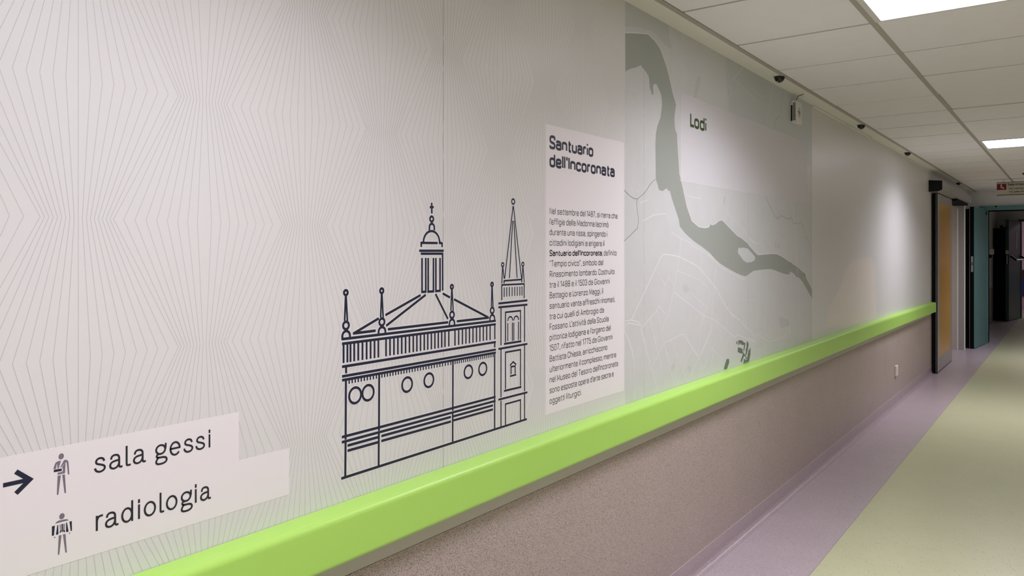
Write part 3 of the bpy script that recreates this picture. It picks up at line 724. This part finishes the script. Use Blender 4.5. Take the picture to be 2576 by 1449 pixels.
roads = [
 (N, [(45,1005),(135,990),(235,1020),(260,1080)], 2.2), (N, [(240,1050),(90,1025),(62,1060),(55,1130),(110,1240),(150,1380),(155,1449)], 2.2),
 (N, [(60,1160),(100,1240),(140,1370),(148,1449)], 1.4), (N, [(135,990),(490,235),(525,192),(610,198),(720,222),(930,330),(1000,400),(1130,560),(1165,600),(1200,680),(1280,830),(1360,930),(1449,985)], 2.6),
 (N, [(265,1080),(440,880),(470,815),(545,920)], 1.8), (N, [(360,968),(460,1410)], 1.5), (N, [(445,870),(530,1250),(575,1449)], 1.5),
 (N, [(740,0),(720,220),(695,390),(655,590),(620,770),(595,910),(530,1030),(515,1110)], 1.8), (N, [(695,392),(850,450),(970,505),(1050,580),(1092,660),(1085,720),(1030,920),(975,1080),(965,1230),(965,1350),(940,1430)], 1.6),
 (N, [(482,465),(552,570),(590,465),(655,560)], 1.4), (N, [(650,648),(1015,935),(1120,975),(1400,1200)], 2.0), (N, [(845,655),(1040,820)], 1.3),
 (N, [(1170,330),(1130,700),(1112,960),(1110,1100),(1050,1240),(960,1440)], 2.0), (N, [(250,1080),(330,1449)], 1.8), (N, [(530,1265),(615,1230),(765,1155),(940,1420)], 1.8), (N, [(530,1265),(460,1410),(440,1449)], 1.6), (N, [(615,1230),(690,1449)], 1.5),
 (Q, [(320,280),(470,890),(575,1235)], 2.0), (Q, [(450,120),(575,660),(690,1190)], 1.6), (Q, [(660,500),(820,1140)], 1.6), (Q, [(765,450),(945,930),(1025,1085)], 1.6), (Q, [(660,500),(470,890)], 1.6),
 (Q, [(1085,590),(945,930),(860,1140)], 1.4), (Q, [(1185,740),(1080,960),(1035,1075)], 1.6), (Q, [(955,355),(1175,705),(1185,745)], 1.6), (Q, [(1315,480),(1185,745)], 1.6), (Q, [(1385,320),(1315,480),(1430,620),(1540,740),(1570,880)], 1.5),
 (Q, [(1385,580),(1300,820),(1195,1030)], 1.3), (Q, [(1430,640),(1370,850),(1335,980)], 1.3), (Q, [(1080,960),(1135,1060)], 1.4),
 (Q, [(70,180),(60,330),(150,520),(185,650),(210,900),(220,1365)], 2.0), (Q, [(55,350),(170,600),(200,800),(205,1000)], 1.2), (Q, [(270,1330),(275,1200),(300,1185),(320,1215),(320,1300)], 1.0),
 (U, [(95,820),(265,730),(450,705),(480,770),(520,900),(540,1000),(680,1090),(820,1160),(850,1200),(1120,1350),(1250,1449)], 1.8), (U, [(60,545),(185,498)], 1.5), (U, [(30,0),(30,380),(0,345)], 1.3), (U, [(60,560),(110,1010),(180,1449)], 1.2),
 (U, [(740,290),(775,435),(980,485),(950,290)], 1.4), (U, [(1500,80),(1355,790)], 1.6), (U, [(1380,710),(1640,950),(1720,1090),(1811,1160)], 1.6), (U, [(1430,500),(1490,690),(1470,770)], 1.0),
 (V4, [(915,505),(950,650),(975,900),(985,1200),(1000,1449)], 3.0), (V4, [(450,480),(470,570),(560,660),(570,830),(670,775)], 1.2), (V4, [(400,950),(460,1015),(560,1028)], 1.4), (V4, [(700,950),(760,940),(800,985),(860,985),(900,935),(940,935)], 1.0),
 (V5, [(1380,380),(1400,1000),(1410,1240)], 1.6), (V5, [(0,0),(200,200),(560,385)], 2.0), (V5, [(0,365),(100,480),(190,620),(320,860),(460,980),(720,1240)], 2.0), (V5, [(130,140),(60,700),(60,960)], 1.6),
 (V5, [(60,960),(420,1260)], 2.0), (V5, [(420,1260),(445,1218),(600,1280),(700,1310)], 2.0), (V5, [(640,1290),(705,1330)], 2.4), (V5, [(745,1215),(860,1280),(940,1325),(1060,1290),(1200,1230),(1235,1120),(1260,1190),(1240,1270)], 1.5), (V5, [(860,1270),(885,1215),(920,1260),(960,1275),(985,1320)], 1.3),
 (V5, [(735,850),(690,1170)], 1.2), (V5, [(780,870),(740,1200),(700,1449)], 1.4), (V5, [(620,820),(590,1000),(590,1260)], 1.1), (V5, [(150,250),(300,580),(480,900)], 1.1), (V5, [(80,690),(310,1060)], 1.1), (V5, [(510,690),(740,690)], .9), (V5, [(660,805),(750,805)], .9),
 (K, [(965,520),(990,740),(985,1000)], 2.0), (K, [(1120,610),(1015,745)], 2.2), (K, [(1015,830),(985,890),(978,1010)], 2.2), (K, [(1050,730),(1240,920)], 1.6), (K, [(1200,800),(1300,890)], 1.5), (K, [(1360,760),(1380,1000),(1372,1160)], 1.3), (K, [(1400,790),(1330,1130)], 1.3), (K, [(1170,640),(1165,850)], .9), (K, [(1480,830),(1440,1180)], 1.2), (K, [(60,810),(150,820)], 1.0), (K, [(45,1240),(150,1449)], 1.4),
]
a = Print(.0012, inc=3e-6); b = Print(.0011, inc=2e-6)
for f_, pts, wpx in roads:
    (a if wpx >= 1.3 else b).line([f_(*p) for p in pts], .0017*wpx)
a.circle(K(1001, 793), .012, .002)
tag(a.build('road_lines', M_road, mp), kind='stuff'); tag(b.build('minor_road_lines', M_road2, mp), kind='stuff')
s_ = Print(.0015, inc=3e-6)
for f_, pts in ((MM, [(22,187),(60,225),(85,240),(105,243),(150,205),(185,150),(215,122)]), (MM, [(105,243),(100,262),(102,300),(112,370),(105,420),(60,465),(22,500)]),
                (V4, [(610,450),(640,540),(720,690),(745,722),(770,712),(800,686),(830,708),(885,733),(918,708),(930,735),(945,785),(975,775),(1005,797),(1035,760),(1060,820),(1090,955),(1120,970),(1150,1040),(1168,1120)]),
                (W, [(1970,210),(1968,250),(1962,290),(1950,303),(1948,330)])):
    s_.line([f_(*p) for p in pts], .0022)
tag(s_.build('stream_lines', M_stream, mp), kind='stuff')
# hospital footprint in darker green
T8 = lambda x, y: W(1820+x/14.49, 840+y/14.49)
for q in ([(470,255),(505,265),(500,380),(462,370)], [(540,225),(600,235),(650,230),(700,260),(740,310),(800,330),(790,390),(760,590),(725,660),(725,590),(745,400),(690,405),(640,385),(600,330),(560,405),(535,395)],
          [(525,480),(695,545),(690,690),(655,720),(515,660)], [(850,280),(890,285),(920,380),(880,590),(830,790),(790,760),(815,620),(800,560),(830,530)],
          [(720,690),(760,780),(650,1050),(620,970)], [(915,570),(940,600),(965,510),(985,520),(980,740),(930,1010),(850,1040),(860,880)], [(745,910),(850,950),(870,1040),(720,1085)],
          [(120,905),(155,920),(200,905),(210,1030),(130,1270),(20,1310),(15,1230)]):
    Print(.0014+random.random()*.0002).area([T8(*p) for p in q]).build('building_outline', M_hosp, mp)
hp = Print(.0018)
hp.line([T8(670, 640), T8(760, 760), T8(850, 900), T8(870, 1000)], .006); hp.build('building_core', M_hosp2, mp)
# Lodi title panel
zq = lambda p: p[1]
lp_ = empty('title_panel', (-DW, 4.0, EYE+.2)); tag(lp_, 'wide translucent pale panel titled Lodi in dark green over the map', 'sign')
yq0, yq1 = W(1711.5, 400)[0], W(2030.2, 400)[0]
zq1 = (W(1711.8, 235.2)[1]+W(2030.7, 359)[1])/2; zq0 = (W(1709, 456.7)[1]+W(2029, 511)[1])/2
Print(.0021).area([(yq0, zq0), (yq1, zq0), (yq1, zq1), (yq0, zq1)]).build('panel', M_lodi, lp_)
ymr = W(2043, 400)[0]
zbase = K(645, 1160)[1]; cap = K(645, 1030)[1]-zbase
put_text('Lodi', K(638, 1100)[0], K(783, 1100)[0], zbase, cap*1.05/HC, M_lodig, lp_, wt=.27, off=.0030)

# ------------------------------------------------------------------ small things on wall and ceiling
domes = [((-1.335, 4.33), 'small black dome camera on the ceiling margin nearest the viewer', 1.0), ((-1.335, 6.37), 'second small black dome camera along the ceiling margin', 1.0),
         ((-1.335, 8.42), 'third small black dome camera along the ceiling margin', 1.0), ((-1.335, 12.56), 'small black dome camera on the ceiling margin above the sliding door operator', 1.0),
         ((-.47, 11.5), 'black dome camera on a ceiling tile in front of the hanging sign', 1.9)]
dp = [(.001, .003)]+[(.036*math.cos(a), -.038*math.sin(a)-.002) for a in [math.pi/2*k/8 for k in range(9)]]
dp = [(.0295, .003)]+[(max(.0005, .0295*math.cos(a)), -.034*math.sin(a)-.001) for a in [math.pi/2*k/8 for k in range(9)]]
pd = None
for (x, y), lab, s in domes:
    t = empty('dome_camera', (x, y, ZC+(.003 if x < -1 else 0)), label=lab, cat='camera', group='black dome cameras under the ceiling')
    t.scale = (s, s, s if s == 1 else 1.0)
    if pd is None:
        d1 = MB().lathe(dp, (0, 0, 0), 24).build('dome', mat('gloss black', (12, 12, 13), .12), t, origin=(0, 0, 0), smooth=True)
        d2 = MB().lathe([(.026, 0), (.033, 0), (.033, -.0015), (.031, -.0025), (.026, -.002)], (0, 0, 0), 28).build('mount_ring', mat('ring', (150, 148, 142), .5), t, origin=(0, 0, 0))
        d3 = MB().lathe([(.006, -.024), (.009, -.028), (.007, -.031)], (-.007, -.009, 0), 12).build('lens', M_alu, t, origin=(0, 0, 0))
        pd = (d1, d2, d3)
        for d in pd: d.location = (0, 0, 0)
    else:
        for d in pd:
            o = d.copy(); C.objects.link(o); o.parent = t; o.location = (0, 0, 0)
# wall box with grille
yb0 = W(1990, 300)[0]
_dx, _dy = _ray(2003.5); x1 = _dx/_dy*yb0; yb1 = W(2017.5, 300, x1)[0]
zb0, zb1 = W(1990, 309)[1], W(1990, 253)[1]
bx = empty('wall_sounder', (-DW, (yb0+yb1)/2, zb0)); tag(bx, 'white plastic alarm box with slotted grille below the ceiling beside the pale title panel', 'alarm')
dpt = x1+DW
MB().box((-DW, yb0, zb0), (x1-.006, yb1, zb1)).box((x1-.006, yb0+.003, zb0+.003), (x1, yb1-.003, zb1-.003)).build('housing', M_white, bx, bevel=.003)
MB().box((-DW, yb0-.004, zb0+.012), (-DW+.008, yb0+.001, zb1-.03)).build('back_plate', M_black, bx)
sl = mat('grille slot', (96, 90, 84), .8)
n = 12
for i in range(n):
    z = zb0+.018+(zb1-zb0-.036)*i/(n-1)
    MB().box((-DW+dpt*.34, yb0-.0012, z-.0035), (-DW+dpt*.55, yb0+.001, z+.0035)).box((-DW+dpt*.6, yb0-.0012, z-.0035), (-DW+dpt*.8, yb0+.001, z+.0035)).build('slot', sl, bx)
zm = (zb0+zb1)/2; ymid = (yb0+yb1)/2
MB().lathe([(.030, 0), (.032, 0), (.032, .0012), (.030, .0012)], (x1-.0004, ymid, zm), 28, axis='x').build('round_emblem', mat('emblem rim', (200, 194, 184), .5), bx)
MB().box((x1+.0005, ymid-.004, zm-.012), (x1+.002, ymid+.004, zm+.006)).box((x1+.0005, ymid-.03, zm+.001), (x1+.002, ymid, zm+.005)).build('emblem_mark', mat('mark', (70, 50, 44), .6), bx)
MB().tube([(-DW+.02, yb0+.03, zb1-.002), (-DW+.03, yb0+.04, zb1+.03), (-DW+.05, yb0+.05, ZC-.005), (-DW+.058, yb0+.07, ZC+.004)], .002).build('cable', M_grey, bx)
# small white outlet on the wainscot
y, z = W(2252, 932)
ol = empty('wall_outlet', (-DW, y, z)); tag(ol, 'small white plastic outlet cover low on the speckled wainscot', 'outlet')
MB().box((-DW+.001, y-.045, z-.05), (-DW+.020, y+.045, z+.05)).build('cover', M_white, ol, bevel=.004)
MB().box((-DW+.020, y-.02, z-.022), (-DW+.0225, y+.02, z+.022)).build('socket', M_frame, ol)

# ------------------------------------------------------------------ sliding door
d1 = empty('door_1', (-DW, 11.3, 0)); tag(d1, kind='structure')
LY0, LY1, LX = 10.62, 11.98, -1.352
zl0, zl1 = .012, EYE+.712
fr = MB()
fr.box((LX-.04, LY0, zl0), (LX, LY0+.16, zl1)).box((LX-.04, LY1-.12, zl0), (LX, LY1, zl1)).box((LX-.04, LY0+.16, zl0), (LX, LY1-.12, zl0+.17)).box((LX-.04, LY0+.16, zl1-.10), (LX, LY1-.12, zl1))
fr.build('leaf_frame', M_alu2, d1, bevel=.002)
MB().box((LX-.034, LY0+.16, zl0+.17), (LX-.004, LY1-.12, zl1-.10)).build('leaf_panel', M_orange, d1)
MB().box((LX-.052, LY0-.012, zl0-.006), (LX-.016, LY0, zl1)).box((LX-.012, LY0-.012, zl0-.006), (LX-.002, LY0, zl1)).box((LX-.044, LY0-.01, zl0-.010), (LX-.004, LY1, zl0)).build('edge_seal', M_rub, d1)
MB().box((LX-.017, LY0-.016, zl0), (LX-.0125, LY0-.002, zl1)).build('edge_strip', M_alu2, d1)
HY0, HY1 = 10.40, 13.55
hx = -1.276
prof = [(-DW+.001, .862), (hx, .850), (hx, .748), (hx-.012, .735), (hx-.055, .722), (-DW+.001, .722)]
MB().sweep([(a, EYE+b) for a, b in prof], [(lambda a, b, y=y: (a, y, b)) for y in (HY0+.006, HY1-.015)], close=True).build('operator_cover', M_alu2, d1)
MB().sweep([(a+.001, EYE+b) for a, b in prof], [(lambda a, b, y=y: (a, y, b)) for y in (HY0, HY0+.006)], close=True).build('operator_end_cap', M_black, d1)
MB().sweep([(a+.003, EYE+b) for a, b in prof], [(lambda a, b, y=y: (a, y, b)) for y in (HY1-.015, HY1)], close=True).build('operator_far_cap', mat('pale cap', (225, 222, 222), .4), d1)
MB().box((-DW-.06, LY1+.02, EYE+.695), (-1.30, OY1-.02, EYE+.722)).build('track', M_rub, d1)
# jamb facing the viewer across the opening
MB().box((-1.9, OY1-.006, 0), (-DW-.022, OY1-.001, OZ)).build('reveal', mat('reveal', (196, 186, 176), .5), d1)
MB().box((-DW-.022, OY1-.006, 0), (-DW-.010, OY1+.03, EYE+.66)).box((-1.352, OY1-.006, 0), (-1.340, OY1+.05, EYE+.70)).build('jamb_edge', mat('bright edge', (250, 246, 244), .3), d1)
MB().box((-DW-.010, OY1-.004, 0), (-1.352, OY1+.05, EYE+.70)).build('jamb', M_alu2, d1)
for z in (EYE-.12, .24, EYE+.4):
    MB().lathe([(.009, 0), (.009, -.004), (.005, -.006)], (-DW-.05, OY1, z), 12, axis='y').build('screw_cover', M_black, d1)

# ------------------------------------------------------------------ teal fire door, open against the left wall
d2 = empty('door_2', (-1.17, 14.5, 0)); tag(d2, kind='structure')
def leaf(mb, a, b, th, z0, z1):
    (xa, ya_), (xb, yb_) = a, b; dx, dy = xb-xa, yb_-ya_; l = math.hypot(dx, dy); nx, ny = -dy/l*th, dx/l*th
    q = [(xa, ya_), (xb, yb_), (xb+nx, yb_+ny), (xa+nx, ya_+ny)]
    i = len(mb.v); mb.v += [(p[0], p[1], z0) for p in q]+[(p[0], p[1], z1) for p in q]
    mb.f += [tuple(i+k for k in f) for f in ((0,3,2,1),(4,5,6,7),(0,1,5,4),(1,2,6,5),(2,3,7,6),(3,0,4,7))]
    return mb
zt2 = EYE+.69
leaf(MB(), (-1.236, 13.66), (-1.150, 14.52), .068, .008, zt2).build('leaf', M_teal, d2, bevel=.003)
leaf(MB(), (-1.239, 13.652), (-1.2385, 13.66), .10, .006, zt2-.002)
MB().box((-1.300, 13.655, .006), (-1.246, 13.668, zt2-.002)).build('leaf_edge', M_rub, d2)
MB().box((-1.372, 13.72, .006), (-1.312, 13.78, zt2-.03)).build('gap_shade', M_drk, d2)  # dark slab standing in for the shade between open leaf and wall
MB().box((-1.284, 13.650, EYE-.32), (-1.255, 13.656, EYE-.08)).build('strike_plate', M_alu, d2)
MB().box((-1.275, 13.647, EYE-.22), (-1.264, 13.651, EYE-.17)).build('latch', M_black, d2)
MB().box((-1.305, 13.652, .01), (-1.302, 13.66, zt2-.004)).build('edge_trim', M_alu2, d2)
MB().lathe([(.011, 0), (.011, .05)], (-1.150, 14.50, zt2-.10), 10).build('hinge', M_black, d2)
# teal frame of the doorway
fm = MB().box((DX0-.05, YE-.03, 0), (DX0, YE+.17, DZ)).box((DX0-.12, YE-.06, DZ), (DX1+.1, YE+.17, DZ+.075)).box((DX1, YE-.03, 0), (DX1+.08, YE+.17, DZ)).build('trim_4', M_teal, bevel=.004); tag(fm, **S)
MB().box((DX0, YE-.02, DZ-.014), (DX1, YE+.15, DZ)).build('seal', M_rub, fm)
MB().lathe([(.014, 0), (.014, -.004)], (-1.02, YE-.06, DZ+.06), 10, axis='y').build('fixing', M_black, fm)

# far fire door with push bar
d3 = empty('door_3', (-1.0, 20.4, 0)); tag(d3, kind='structure')
z3 = EYE+.68
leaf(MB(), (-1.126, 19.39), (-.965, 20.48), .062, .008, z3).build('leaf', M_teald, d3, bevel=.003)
MB().box((-1.42, 19.46, .01), (-1.19, 19.50, EYE+.50)).build('far_gap_shade', M_drk, d3)  # dark slab added in place of the shaded gap behind the far leaf
MB().box((-1.185, 19.383, EYE-.30), (-1.13, 19.389, EYE-.07)).build('lock_plate', M_black, d3)
MB().box((-1.165, 19.378, EYE-.285), (-1.15, 19.383, EYE-.085)).build('lock_face', M_alu, d3)
MB().box((-1.185, 19.383, EYE-.065), (-1.13, 19.389, EYE+.02)).build('label_plate', M_alu2, d3)
def on3(t, off): return (-1.126+(.161)*t+.0+off*.99, 19.39+1.09*t-off*.146)
g = MB(); (xa, ya_), (xb, yb_) = on3(.55, .001), on3(.68, .001)
leaf(g, (xa+.003, ya_), (xb+.003, yb_), .01, EYE+.05, EYE+.42).build('window_slot', M_glass, d3)
p0, p1 = on3(.12, .005), on3(.95, .005)
q0, q1 = on3(.12, .11), on3(.95, .11)
MB().tube([(q0[0], q0[1], EYE-.19), (q1[0], q1[1], EYE-.19)], .018).build('push_bar', M_alu, d3)
for (a_, b__) in ((p0, q0), (p1, q1)):
    MB().tube([(a_[0], a_[1], EYE-.10), (b__[0], b__[1], EYE-.19)], .022).build('push_bar_arm', M_black, d3)
MB().box((-1.29, 19.36, EYE+.46), (-1.235, 19.42, EYE+.56)).box((-1.235, 19.39, EYE+.50), (-1.15, 19.41, EYE+.52)).build('closer', M_black, d3)
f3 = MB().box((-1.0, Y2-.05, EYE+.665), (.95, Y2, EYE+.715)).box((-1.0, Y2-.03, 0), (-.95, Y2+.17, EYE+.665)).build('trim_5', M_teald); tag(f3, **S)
# dispenser and little plate on the far left wall
dz = empty('soap_dispenser', (-DW, 18.45, EYE-.03)); tag(dz, 'pale wall dispenser seen through the open doorway, left wall', 'dispenser')
MB().box((-DW, 18.35, EYE-.07), (-DW+.09, 18.5, EYE+.045)).build('housing', M_white, dz, bevel=.01)
MB().box((-DW+.01, 18.38, EYE-.14), (-DW+.06, 18.46, EYE-.07)).build('nozzle', M_black, dz)
wp = empty('door_plate', (-DW, 16.7, EYE+.22)); tag(wp, 'narrow dark plate on the wall beyond the teal door', 'plate')
MB().box((-DW, 16.64, EYE+.12), (-DW+.012, 16.76, EYE+.34)).build('plate', mat('dim plate', (120, 112, 108), .5), wp)

# ------------------------------------------------------------------ hanging sign
SY = 12.3
def on_y(u, v, Y=SY):
    dx, dy = _ray(u); t = Y/dy; return (t*dx, EYE-(v-Y0)/F*t)
sg = empty('hanging_sign', (-.6, SY, EYE+.78)); tag(sg, 'hanging white corridor sign with red pictogram reading Sala Attesa', 'sign')
sx0 = on_y(2507, 475)[0]; szt = on_y(2507, 460)[1]; szb = on_y(2507, 490.5)[1]; sx1 = sx0+1.05
MB().box((sx0, SY, szb), (sx1, SY+.03, szt)).build('panel', mat('sign face', (206, 200, 190), .5), sg)
MB().box((sx0, SY-.004, szb-.008), (sx1, SY+.034, szb)).box((sx0, SY-.004, szt), (sx1, SY+.034, szt+.006)).build('rail', mat('dark rail', (80, 74, 66), .5), sg)
Zs = lambda x, y: on_y(2480+x/24.146, 440+y/24.146)
a0, a1 = Zs(675, 560), Zs(1245, 900)
rd = MB().box((a0[0], SY-.002, a1[1]), (a1[0], SY, a0[1])).build('pictogram_board', M_red, sg)
sp = MB()
def ys_(pts, r): sp.tube([(Zs(*p)[0], SY-.004, Zs(*p)[1]) for p in pts], r, 6)
ys_([(935, 650), (935, 760), (970, 790)], .009); ys_([(935, 770), (1050, 770), (1085, 850)], .008)
sp.lathe([(.010, 0), (.010, -.003)], (Zs(940, 615)[0], SY-.002, Zs(940, 615)[1]), 12, axis='y')
sp.build('seated_figure', mat('sign white', (225, 205, 205), .5), rd)
fs = lambda a, b: (a, SY-.002, b)
M_sl = mat('sign ink', (38, 34, 30), .6)
zz = Zs(1340, 655)[1]; hh = Zs(1340, 510)[1]-zz
def stext(body, xa, ybase, hpx, wid, sl=0):
    wid = Zs(xa+wid, ybase)[0]-Zs(xa, ybase)[0]
    a_ = Zs(xa, ybase); h_ = Zs(xa, ybase-hpx)[1]-a_[1]
    put_text(body, a_[0], a_[0]+wid, a_[1], h_/HC, M_sl, sg, frame=fs, slant=sl, wt=.2)
stext('Sala Attesa TAC', 1340, 655, 140, 1500); stext('TAC waiting room', 1350, 885, 105, 1330, .2); stext("TAC salle d'attente", 1360, 1080, 105, 1400, .2)
for x in (sx0+.08, sx1-.08):
    MB().tube([(x, SY+.015, szt), (x, SY+.015, ZC)], .003, 6).build('hanger', M_alu, sg)
for o in C.objects:
    if '_w' in o: del o['_w']
